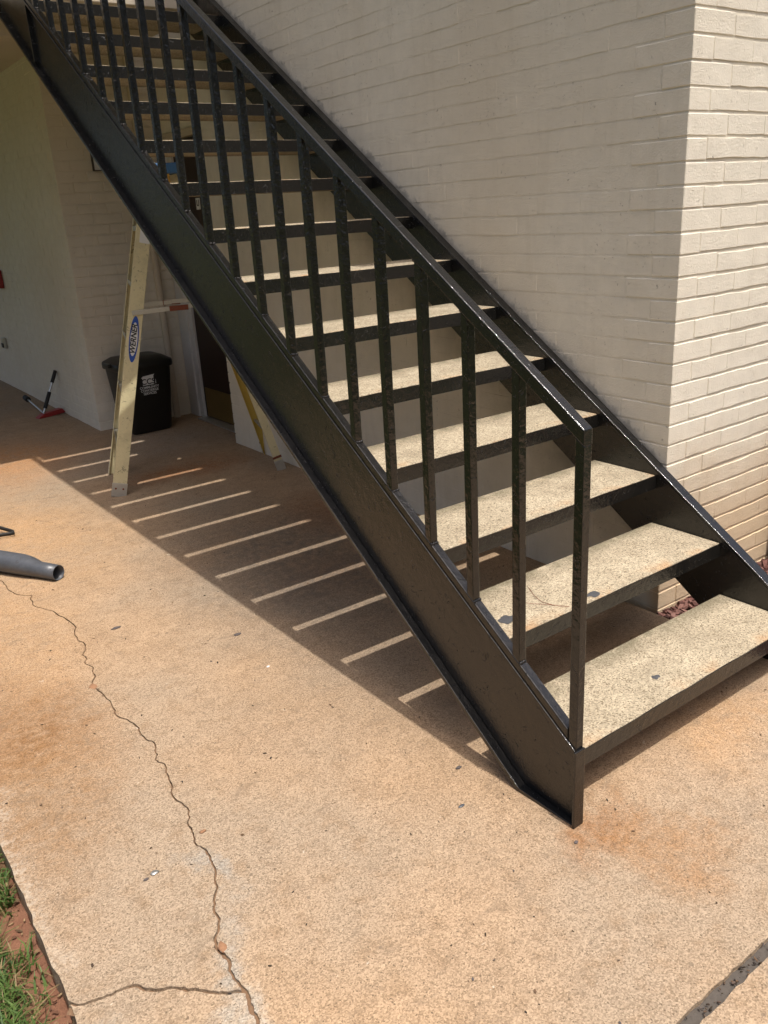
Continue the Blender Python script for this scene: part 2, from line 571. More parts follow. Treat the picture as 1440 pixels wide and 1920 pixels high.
CR = [(-1.245, 5.2), (-1.05, 4.4), (-0.9, 3.8), (-0.83, 3.2), (-0.815, 2.805), (-0.81, 2.64), (-0.744, 2.509), (-0.713, 2.243), (-0.712, 1.983), (-0.707, 1.861),
      (-0.755, 1.71), (-0.753, 1.605), (-0.796, 1.522), (-0.775, 1.411), (-0.78, 1.264), (-0.754, 1.161), (-0.748, 1.059), (-0.777, 0.957),
      (-0.767, 0.897), (-0.804, 0.738), (-0.796, 0.701), (-0.823, 0.584), (-0.827, 0.508), (-0.832, 0.438), (-0.874, 0.335), (-0.91, 0.24),
      (-0.938, 0.177), (-0.943, 0.1), (-0.939, 0.049), (-0.95, 0.006), (-0.957, -0.036), (-0.968, -0.16), (-0.975, -0.3), (-1.0, -0.44), (-1.005, -0.560)]
crack = rough_line(CR, 3, 0.13, 3)
IB = min(range(len(crack)), key=lambda i: (crack[i] - Vector((-0.939, 0.049))).length)
branch = rough_line([(-0.945, 0.049), (-0.987, 0.081), (-1.038, 0.131), (-1.093, 0.176), (-1.115, 0.206), (-1.17, 0.225), (-1.212, 0.238), (-1.25, 0.262)], 3, 0.13, 9)

def side(line, s, seed, g0=0.0012, g1=0.0034):
    out = []
    for i, p in enumerate(line):
        a = line[max(i - 1, 0)]
        b = line[min(i + 1, len(line) - 1)]
        d = (b - a).normalized()
        n = Vector((-d.y, d.x))
        g = g0 + (g1 - g0) * (0.5 + 0.5 * mnoise.noise(Vector((p.x * 9, p.y * 9, seed))))
        g *= 1.0 + 0.8 * max(0, mnoise.noise(Vector((p.x * 60, p.y * 60, seed + 3.3))))
        g *= 1.0 + 1.1 * max(0.0, min(1.0, (0.55 - p.y) / 0.6)) * max(0.0, 0.55 + mnoise.noise(Vector((p.x * 14, p.y * 14, 8.1))))
        out.append(p + n * g * s)
    return out

def jitter_edge(a, b, n, amp, seed):
    rnd = random.Random(seed)
    a, b = Vector(a), Vector(b)
    return [a + (b - a) * (i / n) + Vector((rnd.uniform(-amp, amp), rnd.uniform(-amp, amp))) for i in range(n + 1)]

east = side(crack, 1, 1.0)         # crack runs north to south, so +1 is east
west = side(crack, -1, 7.0)
XL, XR, YF = -1.25, 1.125, -0.566
slab = bmesh.new()
# (outline counter-clockwise) east piece
poly = [p for p in east] + jitter_edge((-0.98, YF), (XR, YF), 110, 0.002, 4)[0:] + [Vector((XR, 0.75)), Vector((1.30, 0.75)), Vector((1.30, 4.2)), Vector((1.5, 4.2)), Vector((1.5, 13)), Vector((XL, 13)), Vector((XL, 5.22))]
bm_prism(slab, [(p.x, p.y) for p in poly], 'z', -0.11, 0.0)
# west piece above the branch
bn = side(branch, -1, 2.0, 0.002, 0.0035)       # branch runs east to west; north side
bs = side(branch, 1, 5.0, 0.002, 0.0035)
poly = jitter_edge((XL, 5.1), (XL, 0.275), 130, 0.004, 5) + bn[::-1][1:-1] + west[:IB - 1][::-1][:-2]
bm_prism(slab, [(p.x, p.y) for p in poly], 'z', -0.11, 0.0)
poly = bs[2:] + jitter_edge((XL, 0.25), (XL, YF), 24, 0.004, 6) + jitter_edge((XL + 0.01, YF), (-1.02, YF), 8, 0.002, 8) + west[IB + 1:][::-1]
bm_prism(slab, [(p.x, p.y) for p in poly], 'z', -0.11, 0.0)
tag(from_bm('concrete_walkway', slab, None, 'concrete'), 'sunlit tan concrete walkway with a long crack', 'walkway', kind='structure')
bm = bmesh.new()
poly = jitter_edge((-1.27, -0.596), (2.2, -0.596), 150, 0.0022, 12)
poly = [(p.x, p.y) for p in poly] + [(2.2, -5), (-1.27, -5)]
bm_prism(bm, poly, 'z', -0.11, 0.001)
tag(from_bm('concrete_pavement', bm, None, 'concrete'), 'second concrete slab beyond the dark joint', 'pavement', kind='structure')
bm = bmesh.new()
g = [[bm.verts.new((-1.26 + 3.4 * i / 170, -0.605 + 0.048 * j / 3, -0.012 + 0.006 * mnoise.noise(Vector((i * 0.7, j * 1.3, 0.2))))) for j in range(4)] for i in range(171)]
for i in range(170):
    for j in range(3):
        bm.faces.new((g[i][j], g[i + 1][j], g[i + 1][j + 1], g[i][j + 1]))
tag(from_bm('joint_filler', bm, None, 'filler', smooth=True), 'dark weathered filler in the joint between slabs', 'joint', kind='structure')
bm = bmesh.new()
for ln in (crack, branch):
    prev = None
    for i, p in enumerate(ln):
        d = (ln[min(i + 1, len(ln) - 1)] - ln[max(i - 1, 0)]).normalized()
        n_ = Vector((-d.y, d.x)) * 0.02
        z = -0.007 - 0.006 * abs(mnoise.noise(Vector((p.x * 12, p.y * 12, 4.4))))
        cur = (bm.verts.new((p.x + n_.x, p.y + n_.y, z)), bm.verts.new((p.x - n_.x, p.y - n_.y, z)))
        if prev:
            bm.faces.new((prev[0], prev[1], cur[1], cur[0]))
        prev = cur
tag(from_bm('crack_dirt', bm, None, 'dirt'), 'brown dirt packed into the walkway crack', 'dirt', kind='structure')
# patches of grey mortar smeared beside the crack
def blob(name, c, rx, ry, z, mat, seed, h=0.0025, parent=None):
    bm = bmesh.new()
    n = 26
    ring = []
    for k in range(n):
        a = 2 * math.pi * k / n
        r = 1 + 0.55 * mnoise.noise(Vector((math.cos(a) * 1.6, math.sin(a) * 1.6, seed)))
        ring.append((c[0] + rx * r * math.cos(a), c[1] + ry * r * math.sin(a)))
    ce = bm.verts.new((c[0], c[1], z + h))
    inn = [bm.verts.new((c[0] + (p[0] - c[0]) * 0.75, c[1] + (p[1] - c[1]) * 0.75, z + h * 0.9)) for p in ring]
    out = [bm.verts.new((p[0], p[1], z)) for p in ring]
    for k in range(n):
        j = (k + 1) % n
        bm.faces.new((ce, inn[k], inn[j]))
        bm.faces.new((inn[k], out[k], out[j], inn[j]))
    return from_bm(name, bm, parent, mat, smooth=True)

# ------------------------------------------------------------------ brick walls
BC, BL = 0.0752, 0.2235       # course height, brick module

def brick_mesh(kind, length, seed):
    """front face in the local x-z plane, looking along -y, bed and head joints recessed"""
    rnd = random.Random(seed)
    bm = bmesh.new()
    H = BC - (0.0052 if kind == 's' else 0.0075)
    L = length - (0.0010 if kind in 'fs' else 0.0022)
    nx, nz = (4, 2) if length > 0.15 else (2, 2)
    pr = {'f': 0.0040, 's': 0.0011, 'e': 0.0065, 'l': 0.0035}[kind]
    j = lambda a: rnd.uniform(-a, a)
    base = pr + j(0.0006)
    tl = j(0.0008)
    gx = [[None] * (nz + 1) for _ in range(nx + 1)]
    bv = {'f': 0.0036, 's': 0.0022, 'e': 0.003, 'l': 0.0025}[kind]
    bh = {'f': 0.0005, 's': 0.0008, 'e': 0.003, 'l': 0.002}[kind]
    for i in range(nx + 1):
        for k in range(nz + 1):
            x = -L / 2 + bh + (L - 2 * bh) * i / nx
            z = -H / 2 + bv + (H - 2 * bv) * k / nz
            gx[i][k] = bm.verts.new((x + j(0.0012), -(base + tl * (i / nx - 0.5)) + j(0.00025), z + (j(0.002) if k in (0, nz) else j(0.004))))
    for i in range(nx):
        for k in range(nz):
            bm.faces.new((gx[i][k], gx[i + 1][k], gx[i + 1][k + 1], gx[i][k + 1]))
    rim = [gx[i][0] for i in range(nx)] + [gx[nx][k] for k in range(nz)] + [gx[i][nz] for i in range(nx, 0, -1)] + [gx[0][k] for k in range(nz, 0, -1)]
    outer = []
    for v in rim:
        x, y, z = v.co
        hx = 0.012 if kind in 'fs' else bh
        ox = x + (hx if x > L / 2 - 0.006 else -hx if x < -L / 2 + 0.006 else 0)
        oz = z + (bv if z > H / 2 - bv * 2.2 else -bv if z < -H / 2 + bv * 2.2 else 0)
        outer.append(bm.verts.new((ox, 0.012, oz)))
    n = len(rim)
    for i in range(n):
        bm.faces.new((rim[i], outer[i], outer[(i + 1) % n], rim[(i + 1) % n]))
    bmesh.ops.recalc_face_normals(bm, faces=bm.faces)
    for f in bm.faces:
        f.smooth = True
    me = bpy.data.meshes.new('brick')
    bm.to_mesh(me)
    bm.free()
    me.set_sharp_from_angle(angle=R(28))
    return me

def corner_mesh(lx, ly, seed, sx):
    """brick turning an outer corner: outer faces at x = 0 (towards -x) and y = 0 (towards -y); body to +x, +y"""
    rnd = random.Random(seed)
    j = lambda a: rnd.uniform(-a, a)
    H = BC - 0.0075
    p = 0.003
    bm = bmesh.new()
    bm_box(bm, (-p + j(0.0007), -p + j(0.0007), -H / 2 + j(0.001)), (lx - 0.0035, ly - 0.0035, H / 2 + j(0.001)))
    bmesh.ops.bevel(bm, geom=list(bm.edges), offset=0.0022, segments=1, affect='EDGES')
    for v in bm.verts:
        v.co += Vector((j(0.0004), j(0.0004), j(0.0010)))
    me = bpy.data.meshes.new('brick')
    bm.to_mesh(me)
    bm.free()
    return me

SETS = {'f': ([brick_mesh('f', BL, 100 + i) for i in range(10)], [brick_mesh('f', BL / 2, 200 + i) for i in range(5)]),
        's': ([brick_mesh('s', BL, 400 + i) for i in range(10)], [brick_mesh('s', BL / 2, 500 + i) for i in range(5)]),
        'e': ([brick_mesh('e', BL - 0.004, 600 + i) for i in range(10)], [brick_mesh('e', BL / 2 - 0.004, 700 + i) for i in range(5)]),
        'l': ([brick_mesh('l', BL - 0.002, 800 + i) for i in range(10)], [brick_mesh('l', BL / 2 - 0.002, 900 + i) for i in range(5)])}
STRETCH = [me for a in SETS.values() for me in a[0]]

def lay(face, u0, u1, z0, z1, plane, ends=(False, False), kind=None):
    """list of (mesh, matrix, centre) for one wall face. face 'x': faces -x, runs along y; 'y': faces -y, runs along x"""
    out = []
    STR, HALF = SETS[kind or ('f' if face == 'y' else 's')]
    n = int(round((z1 - z0) / BC))
    for k in range(n):
        z = z0 + (k + 0.5) * BC
        u = u0
        first = True
        # running bond; ends[0] tells whether a corner brick takes the first place
        if ends[0]:
            u += 0.5 * BL if (k % 2 == (0 if face == 'x' else 1)) else BL
        elif k % 2:
            u += 0
            me = random.choice(HALF)
            c = u + BL / 4
            out.append((me, face, c, z, plane))
            u += BL / 2
        while u < u1 - 0.02:
            L = BL if u + BL <= u1 + 0.03 else BL / 2
            me = random.choice(STR if L == BL else HALF)
            out.append((me, face, u + L / 2, z, plane))
            u += L
    res = []
    for me, f, c, z, pl in out:
        rz = random.gauss(0, 0.0035)
        dz = random.gauss(0, 0.0009)
        dp = random.gauss(0, 0.0003)
        if f == 'y':
            m = Matrix.Translation((c, pl + dp, z + dz)) @ Matrix.Rotation(rz * 0.5, 4, 'Y')
        else:
            m = Matrix.Translation((pl + dp, c, z + dz)) @ Matrix.Rotation(-math.pi / 2, 4, 'Z') @ Matrix.Rotation(rz * 0.5, 4, 'Y')
        res.append((me, m))
    return res

def seen_area(me, m):
    p = m.translation
    q = to_px(p)
    if q is None or not (-60 < q[0] < 1500 and -60 < q[1] < 1980):
        return 0.0
    n = (m.to_3x3() @ Vector((0, -1, 0))).normalized()
    v = (CAM - p)
    c = n.dot(v.normalized())
    return max(c, 0) / v.length_squared * (2 if me in STRETCH else 1)

def place_bricks(root, items, mat, limit=300):
    items = sorted(items, key=lambda it: -it[2])
    solo, rest = items[:limit], items[limit:]
    done = set()
    for me, m, a in solo:
        if me.name not in done and not me.materials:
            me.materials.append(MAT[mat])
        if me.materials and me.materials[0] is not MAT[mat]:
            key = me.name + mat
            me2 = COPIES.get(key)
            if me2 is None:
                me2 = me.copy()
                me2.materials.clear()
                me2.materials.append(MAT[mat])
                COPIES[key] = me2
            me = me2
        o = bpy.data.objects.new('brick', me)
        o.matrix_world = Matrix.Translation(-root.location) @ m
        COL.objects.link(o)
        o.parent = root
    if rest:
        bm = bmesh.new()
        for me, m, a in rest:
            t = me.copy()
            t.transform(m)
            bm.from_mesh(t)
            bpy.data.meshes.remove(t)
        for f in bm.faces:
            f.smooth = True
        me = bpy.data.meshes.new('brickwork')
        bm.to_mesh(me)
        bm.free()
        me.set_sharp_from_angle(angle=R(28))
        o = link('brickwork', me, root, mat)
        o.location = -Vector(root.location)
        tag(o, kind='stuff')
COPIES = {}

CX, CY = 1.1718, 0.562        # the outer corner of the building
wall = tag(empty('painted_brick_wall', (CX, CY, 0)), 'cream painted brick wall with sunlit corner behind the black stairs', 'wall')
core = bmesh.new()
bm_box(core, (CX, CY, -0.15), (7, 4.235, 5.4))
part(wall, from_bm('wall', core, None, 'wall'))
items = []
Z0 = -0.005 - BC
for me, m in lay('x', CY, 4.235, Z0, Z0 + 43 * BC, CX, (True, False)):
    items.append((me, m, seen_area(me, m)))
for me, m in lay('y', CX, 3.4, Z0, Z0 + 43 * BC, CY, (True, False)):
    items.append((me, m, seen_area(me, m) * 1.6))
CA = [corner_mesh(BL, BL / 2, 300 + i, 1) for i in range(4)]
CB = [corner_mesh(BL / 2, BL, 310 + i, 1) for i in range(4)]
for k in range(43):
    me = random.choice(CA if k % 2 == 0 else CB)
    m = Matrix.Translation((CX, CY, Z0 + (k + 0.5) * BC + random.gauss(0, 0.0008)))
    q = to_px(m.translation)
    items.append((me, m, 9.0 if q and -40 < q[1] < 1200 else 0.0))
place_bricks(wall, items, 'wall')

EX, EY = 0.565, 5.46
entry = tag(empty('entry_brick_wall', (EX, EY, 0)), 'shaded cream brick wall with an inner corner behind the ladder and bin', 'wall')
core = bmesh.new()
bm_box(core, (EX, EY, -0.15), (7, 13, 5.4))
bm_box(core, (1.405, 4.235, -0.15), (7.0, EY, 5.4))
bm_box(core, (1.365, 4.24, 2.19), (1.405, EY, 2.9))
part(entry, from_bm('wall', core, None, 'wall2'))
items = []
for me, m in lay('x', EY, 10.2, Z0, Z0 + 38 * BC, EX, (True, False), 'l'):
    items.append((me, m, seen_area(me, m)))
for me, m in lay('y', EX, 1.37, Z0, Z0 + 38 * BC, EY, (True, False), 'e'):
    items.append((me, m, seen_area(me, m) * 3))
for k in range(38):
    me = random.choice(CA if k % 2 == 0 else CB)
    m = Matrix.Translation((EX, EY, Z0 + (k + 0.5) * BC))
    items.append((me, m, 9.0 if to_px(m.translation)[1] > 60 else 0.0))
place_bricks(entry, items, 'wall2')

# ------------------------------------------------------------------ upper walkway and roof
bm = bmesh.new()
bm_box(bm, (-1.9, 4.13, 2.74), (1.168, 13, 2.86))
bm_box(bm, (0.012, 3.985, 2.74), (1.10, 4.13, 2.859))
up = tag(from_bm('upper_landing', bm, None, 'soffit', bevel=0.004), 'upper landing slab at the head of the stairs', 'landing', kind='structure')
part(up, box('beam', (-1.9, 4.42, 2.62), (0.56, 4.60, 2.738), None, 'cream', 0.004))
bm = bmesh.new()
bm_box(bm, (-2.3, 3.29, 5.402), (7.4, 13, 5.55))
bm_box(bm, (0.80, 0.47, 5.403), (7.4, 3.29, 5.549))
tag(from_bm('roof', bm, None, 'roof'), 'roof overhang above the brick wall and landing', 'roof', kind='structure')

# ------------------------------------------------------------------ staircase
T, RS, W, D = 0.2829, 0.19, 1.1178, 0.2905
stair = tag(empty('staircase', (0, 0, 0)), 'glossy black steel staircase with open concrete treads and railing', 'staircase')
YE = 4.10
sb = lambda y: -0.094 + 0.692 * y          # lower line of the outer stringer
st = lambda y: SL * y + 0.277              # upper line
yf = -0.0646
y0 = 0.094 / 0.692
os_ = prism('outer_stringer', [(yf + 0.004, 0.0), (y0, 0.0), (YE, sb(YE)), (YE, st(YE)), (yf + 0.004, st(yf + 0.004))], 'x', -0.012, -0.001, stair, 'black', 0.002)
# flanges of the channel
nf = 0.014
bm = bmesh.new()
bm_prism(bm, [(yf + 0.005, 0.0005), (y0 + 0.002, 0.0005), (YE, sb(YE) - 0.001), (YE, sb(YE) + nf), (y0 - 0.004, nf), (yf + 0.005, 0.0035)], 'x', -0.040, -0.0122)
for v in bm.verts:
    if v.co.y < 0.0 and v.co.x < -0.02:
        v.co.x = -0.030
from_bm('lower_flange', bm, os_, 'black', bevel=0.0015)
bm = bmesh.new()
bm_prism(bm, [(yf + 0.005, st(yf) - 0.012), (YE, st(YE) - 0.014), (YE, st(YE) - 0.0005), (yf + 0.005, st(yf) + 0.003)], 'x', -0.031, -0.0122)
from_bm('upper_flange', bm, os_, 'black', bevel=0.002)
box('end_plate', (-0.0375, yf - 0.004, 0.0), (0.0, yf + 0.0035, 0.238), os_, 'black', 0.002)
box('stiffener', (-0.030, 3.46, sb(3.46) + 0.035), (-0.0122, 3.475, st(3.46) - 0.02), os_, 'black', 0.001)

def rail_pts(zlo, zhi, ya, yb):
    return [(ya, SL * ya + zlo), (yb, SL * yb + zlo), (yb, SL * yb + zhi), (ya, SL * ya + zhi)]
prism('bottom_rail', rail_pts(0.278, 0.3075, -0.032, YE), 'x', -0.0275, -0.0002, stair, 'black', 0.0025)
hr = prism('handrail', [(-0.0625, SL * -0.0625 + 1.079), (YE, SL * YE + 1.079), (YE, SL * YE + 1.117), (-0.0615, SL * -0.0615 + 1.117)], 'x', -0.0295, 0.0, stair, 'black', 0.003)
def tube_v(name, yc, zlo, half, zt):
    bm = bmesh.new()
    a, b = yc - half, yc + half
    lo = (SL * a + zlo, SL * b + zlo) if zlo > 0.1 else (0.2305, 0.2305)
    bm_prism(bm, [(a, lo[0]), (b, lo[1]), (b, SL * b + zt), (a, SL * a + zt)], 'x', -0.0268, -0.0012)
    return from_bm(name, bm, stair, 'blacklump', bevel=0.0022)
tube_v('end_post', -0.048, 0.0, 0.0136, 1.0795)
yb = 0.153
while yb < 4.05:
    ba_ = tube_v('baluster', yb, 0.3065, 0.0130, 1.0795)
    for zz, rr_ in ((SL * (yb - 0.013) + 0.3075, 0.0052), (SL * (yb + 0.013) + 1.0785, 0.005)):
        sg = -1 if zz < SL * yb + 0.7 else 1
        bm = bmesh.new()
        npt = 9
        bm_tube(bm, [(-0.0265 + 0.025 * q / (npt - 1), yb + sg * 0.0135 + random.uniform(-0.0012, 0.0012), zz + random.uniform(-0.0012, 0.0012)) for q in range(npt)], [rr_ * random.uniform(0.55, 1.15) for q in range(npt)], 7)
        from_bm('weld_bead', bm, ba_, 'blacklump', smooth=True)
    yb += 0.1772

# stringer against the wall
ws = prism('wall_stringer', [(-0.055, -0.005), (0.12 / SL, -0.005), (YE, SL * YE - 0.115), (YE, SL * YE + 0.2005), (-0.055, SL * -0.055 + 0.2005)], 'x', W, W + 0.008, stair, 'black', 0.0015)
prism('top_flange', rail_pts(0.2008, 0.213, -0.055, YE), 'x', W - 0.0005, W + 0.043, ws, 'black', 0.002)
prism('lower_flange', [(0.17, 0.17 * SL - 0.114), (YE, SL * YE - 0.114), (YE, SL * YE - 0.102), (0.17, 0.17 * SL - 0.102)], 'x', W + 0.0085, W + 0.043, ws, 'black', 0.002)

# treads: cast concrete in a painted front angle
def tread_mesh(seed):
    bm = bmesh.new()
    nx, ny = 26, 2
    top = []
    for i in range(nx + 1):
        row = []
        for jy in range(ny + 1):
            x = 0.003 + (W - 0.006) * i / nx
            y = 0.0035 + (D - 0.0035) * jy / ny
            e = 0.0
            if jy == 0:
                y += 0.0012 * mnoise.noise(Vector((x * 14, 0, seed)))
                e = -0.0012 + 0.0012 * mnoise.noise(Vector((x * 18, 2, seed)))
            row.append(bm.verts.new((x, y, e)))
        top.append(row)
    bot = [[bm.verts.new((v.co.x, v.co.y, -0.050)) for v in r] for r in top]
    for i in range(nx):
        for jy in range(ny):
            bm.faces.new((top[i][jy], top[i + 1][jy], top[i + 1][jy + 1], top[i][jy + 1]))
            bm.faces.new((bot[i][jy], bot[i][jy + 1], bot[i + 1][jy + 1], bot[i + 1][jy]))
        bm.faces.new((top[i][0], bot[i][0], bot[i + 1][0], top[i + 1][0]))
        bm.faces.new((top[i][ny], top[i + 1][ny], bot[i + 1][ny], bot[i][ny]))
    for jy in range(ny):
        bm.faces.new((top[0][jy], top[0][jy + 1], bot[0][jy + 1], bot[0][jy]))
        bm.faces.new((top[nx][jy], bot[nx][jy], bot[nx][jy + 1], top[nx][jy + 1]))
    bmesh.ops.recalc_face_normals(bm, faces=bm.faces)
    me = bpy.data.meshes.new('tread')
    bm.to_mesh(me)
    bm.free()
    return me

for k in range(1, 15):
    ty = (k - 1) * T
    tz = k * RS
    if k == 1:
        ty, tz = -0.0225, 0.185
    t_ = link('tread', tread_mesh(k * 3.7), stair, 'tread')
    t_.location = (0, ty, tz)
    ba = t_.modifiers.new('bevel', 'BEVEL')
    ba.width = 0.0035
    ba.segments = 2
    ba.limit_method = 'ANGLE'
    ba.angle_limit = R(50)
    # front angle with a slightly wavy brushed upper line
    bm = bmesh.new()
    nn = 40
    cols = []
    for i in range(nn + 1):
        x = 0.0015 + (W - 0.003) * i / nn
        zt = -0.0035 + 0.0018 * mnoise.noise(Vector((x * 11, k * 2.1, 0.5)))
        cols.append([bm.verts.new((x, 0.0, zt)), bm.verts.new((x, 0.0, -0.0545)), bm.verts.new((x, 0.0055, -0.0545)), bm.verts.new((x, 0.0055, zt - 0.0005))])
    for a, b in zip(cols, cols[1:]):
        for q in range(4):
            bm.faces.new((a[q], b[q], b[(q + 1) % 4], a[(q + 1) % 4]))
    bm.faces.new(cols[0])
    bm.faces.new(cols[-1][::-1])
    n_ = from_bm('nosing', bm, t_, 'blackworn')
    # bearing angles under both ends
    for xa, xb in ((0.0005, 0.036), (W - 0.036, W - 0.0005)):
        box('bearing_angle', (xa, 0.012, -0.0562), (xb, D - 0.012, -0.0502), t_, 'black', 0.001)

# ------------------------------------------------------------------ door
door = tag(empty('door', (1.39, 4.74, 0)), 'dark brown door with brass kick plate behind the ladder', 'door')
dl = part(door, box('door_leaf', (1.385, 4.26, 0.012), (1.404, 5.205, 2.13), None, 'door', 0.003))
part(door, box('kick_plate', (1.381, 4.32, 0.02), (1.3846, 5.17, 0.262), None, 'brass', 0.001))
fr = part(door, box('door_frame', (1.352, 5.285, 0.0), (1.402, 5.452, 2.185), None, 'white', 0.004))
part(door, box('jamb', (1.366, 5.212, 0.0), (1.403, 5.284, 2.13), None, 'white', 0.004))
part(door, box('frame_head', (1.353, 4.24, 2.135), (1.401, 5.284, 2.186), None, 'cream', 0.004))
part(door, box('threshold', (1.30, 4.242, 0.001), (1.384, 5.21, 0.011), None, 'alu', 0.002))
up_ = part(door, box('unit_plate', (1.3805, 4.82, 1.635), (1.3846, 4.89, 1.715), None, 'whiteink', 0.001))
um = frame((1.3801 - 1.39, 4.856 - 4.74, 1.678), (0, -1, 0), (0, 0, 1))
text_mesh('lettering', 'U', 0.06, um, door, 'blackink', bold=0.002)

conduit = tag(tube('conduit', [(1.215, 5.428, 0.0), (1.215, 5.428, 2.73)], 0.028, None, 'cream'), 'cream painted vertical pipe on brick wall beside the door frame', 'pipe')
bm = bmesh.new()
bm_box(bm, (0.845, 5.425, 1.955), (1.10, 5.4545, 2.25))
nb = tag(empty('notice_board', (0.97, 5.44, 2.1)), 'small white framed notice board on the shaded brick wall', 'notice board')
part(nb, from_bm('panel', bm, None, 'whiteink', bevel=0.003))
bm = bmesh.new()
for a, b in (((0.8405, 5.418, 1.9505), (0.8448, 5.4544, 2.26)), ((1.1002, 5.418, 1.945), (1.1045, 5.4544, 2.26)), ((0.845, 5.4185, 1.9505), (1.10, 5.454, 1.9548)), ((0.845, 5.4185, 2.2502), (1.10, 5.454, 2.26))):
    bm_box(bm, a, b)
part(nb, from_bm('frame', bm, None, 'brown'))
al = tag(empty('alarm_box', (0.55, 7.82, 1.12)), 'dark red alarm box on the shaded wall at left edge', 'alarm box')
part(al, box('housing', (0.505, 7.74, 1.045), (0.558, 7.93, 1.215), None, 'red', 0.006))
part(al, box('lever', (0.497, 7.78, 1.10), (0.5045, 7.89, 1.13), None, 'white', 0.003))
ou = tag(empty('outlet_box', (0.55, 8.2, 0.47)), 'small grey outlet box low on the shaded wall', 'outlet box')
part(ou, box('cover', (0.528, 8.15, 0.42), (0.558, 8.24, 0.53), None, 'steel', 0.004))
part(ou, box('flap', (0.519, 8.16, 0.43), (0.5278, 8.23, 0.475), None, 'blackink', 0.002))

# ------------------------------------------------------------------ stepladder
lad = tag(empty('stepladder', (0.634, 3.745, 0)), 'open yellow fibreglass stepladder standing under the stairs', 'stepladder')
U = Vector((0.956, -0.292, 0))
V = Vector((0.292, 0.956, 0))
O0 = Vector((0, 0, 0))
HT = 1.86
def LP(u, v, z):
    return U * u + V * v + Vector((0, 0, z))
def channel(name, foot, top, web_w, fl, outward, parent, mat, th=0.004):
    """C channel rail: web faces 'outward' (+-V), flanges turn inwards"""
    d = (top - foot)
    L = d.length
    m = frame(foot, d, U)                     # x along, y across (U), z = normal
    zdir = Vector((m[0][2], m[1][2], m[2][2]))
    s = 1 if zdir.dot(V * outward) > 0 else -1
    h = web_w / 2
    bm = bmesh.new()
    bm_box(bm, (0, -h, -s * 0.0), (L, h, -s * th), m)
    bm_box(bm, (0, -h, -s * (th + 0.0002)), (L, -h + th, -s * fl), m)
    bm_box(bm, (0, h - th, -s * (th + 0.0002)), (L, h, -s * fl), m)
    return from_bm(name, bm, parent, mat, bevel=0.0012), m, s, L
ends = {}
for nm, sgn, key in (('front_rail', -1, 'near'), ('front_rail', 1, 'far')):
    f0 = LP(-0.515, sgn * 0.265, 0.0)
    t0 = LP(-0.055, sgn * 0.175, HT - 0.03)
    r, m, s, L = channel(nm, f0, t0, 0.082, 0.03, sgn, lad, 'fibre')
    ends[key] = (m, s, L)
    sh = bmesh.new()
    bm_box(sh, (-0.001, -0.045, s * 0.0025), (0.085, 0.045, s * 0.0005), m)
    fo = from_bm('foot_plate', sh, r, 'alu', bevel=0.001)
    for yy in (-0.022, 0.022):
        tube('rivet', [m @ Vector((0.05, yy, s * 0.002)), m @ Vector((0.05, yy, s * 0.006))], 0.006, r, 'rust', 8)
for sgn in (-1, 1):
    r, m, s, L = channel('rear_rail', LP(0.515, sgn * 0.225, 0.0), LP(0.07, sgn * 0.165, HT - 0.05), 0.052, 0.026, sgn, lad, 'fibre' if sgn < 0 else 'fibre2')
    sh = bmesh.new()
    bm_box(sh, (-0.001, -0.03, s * 0.0025), (0.07, 0.03, s * 0.0005), m)
    from_bm('foot_plate', sh, r, 'alu', bevel=0.001)
    bm = bmesh.new()
    bm_box(bm, (0.085, -0.029, s * 0.003), (0.10, 0.029, s * 0.0004), m)
    from_bm('rivet_band', bm, r, 'rust')
for i in range(1, 6):
    f = i * 0.305 / (HT - 0.03)
    u = -0.515 + (0.46) * f
    hv = 0.265 - 0.09 * f - 0.006
    bm = bmesh.new()
    mm = frame(LP(u, 0, i * 0.305), V, U)
    bm_box(bm, (-hv, -0.038, -0.004), (hv, 0.038, 0.004), mm)
    bm_box(bm, (-hv, -0.038, -0.024), (hv, -0.034, -0.0045), mm)
    bm_box(bm, (-hv, 0.034, -0.024), (hv, 0.038, -0.0045), mm)
    from_bm('step', bm, lad, 'alu', bevel=0.001)
for zf in (0.25, 0.62, 1.0, 1.35):
    f = zf / (HT - 0.05)
    u = 0.515 - 0.445 * f
    hv = 0.225 - 0.06 * f - 0.006
    tube('rear_brace', [LP(u, -hv, zf), LP(u, hv, zf)], 0.011, lad, 'alu', 10)
bm = bmesh.new()
bm_box(bm, (-0.125, -0.215, HT - 0.045), (0.125, 0.215, HT + 0.012), frame(O0, U, V))
cap = from_bm('top_cap', bm, lad, 'bluecap', bevel=0.008)
bm = bmesh.new()
bm_box(bm, (-0.05, -0.2175, HT - 0.14), (0.05, -0.2155, HT - 0.047), frame(O0, U, V))
from_bm('label', bm, cap, 'orange')
tube('rivet', [LP(0, -0.2176, HT - 0.075), LP(0, -0.2215, HT - 0.075)], 0.008, cap, 'blackink', 10)
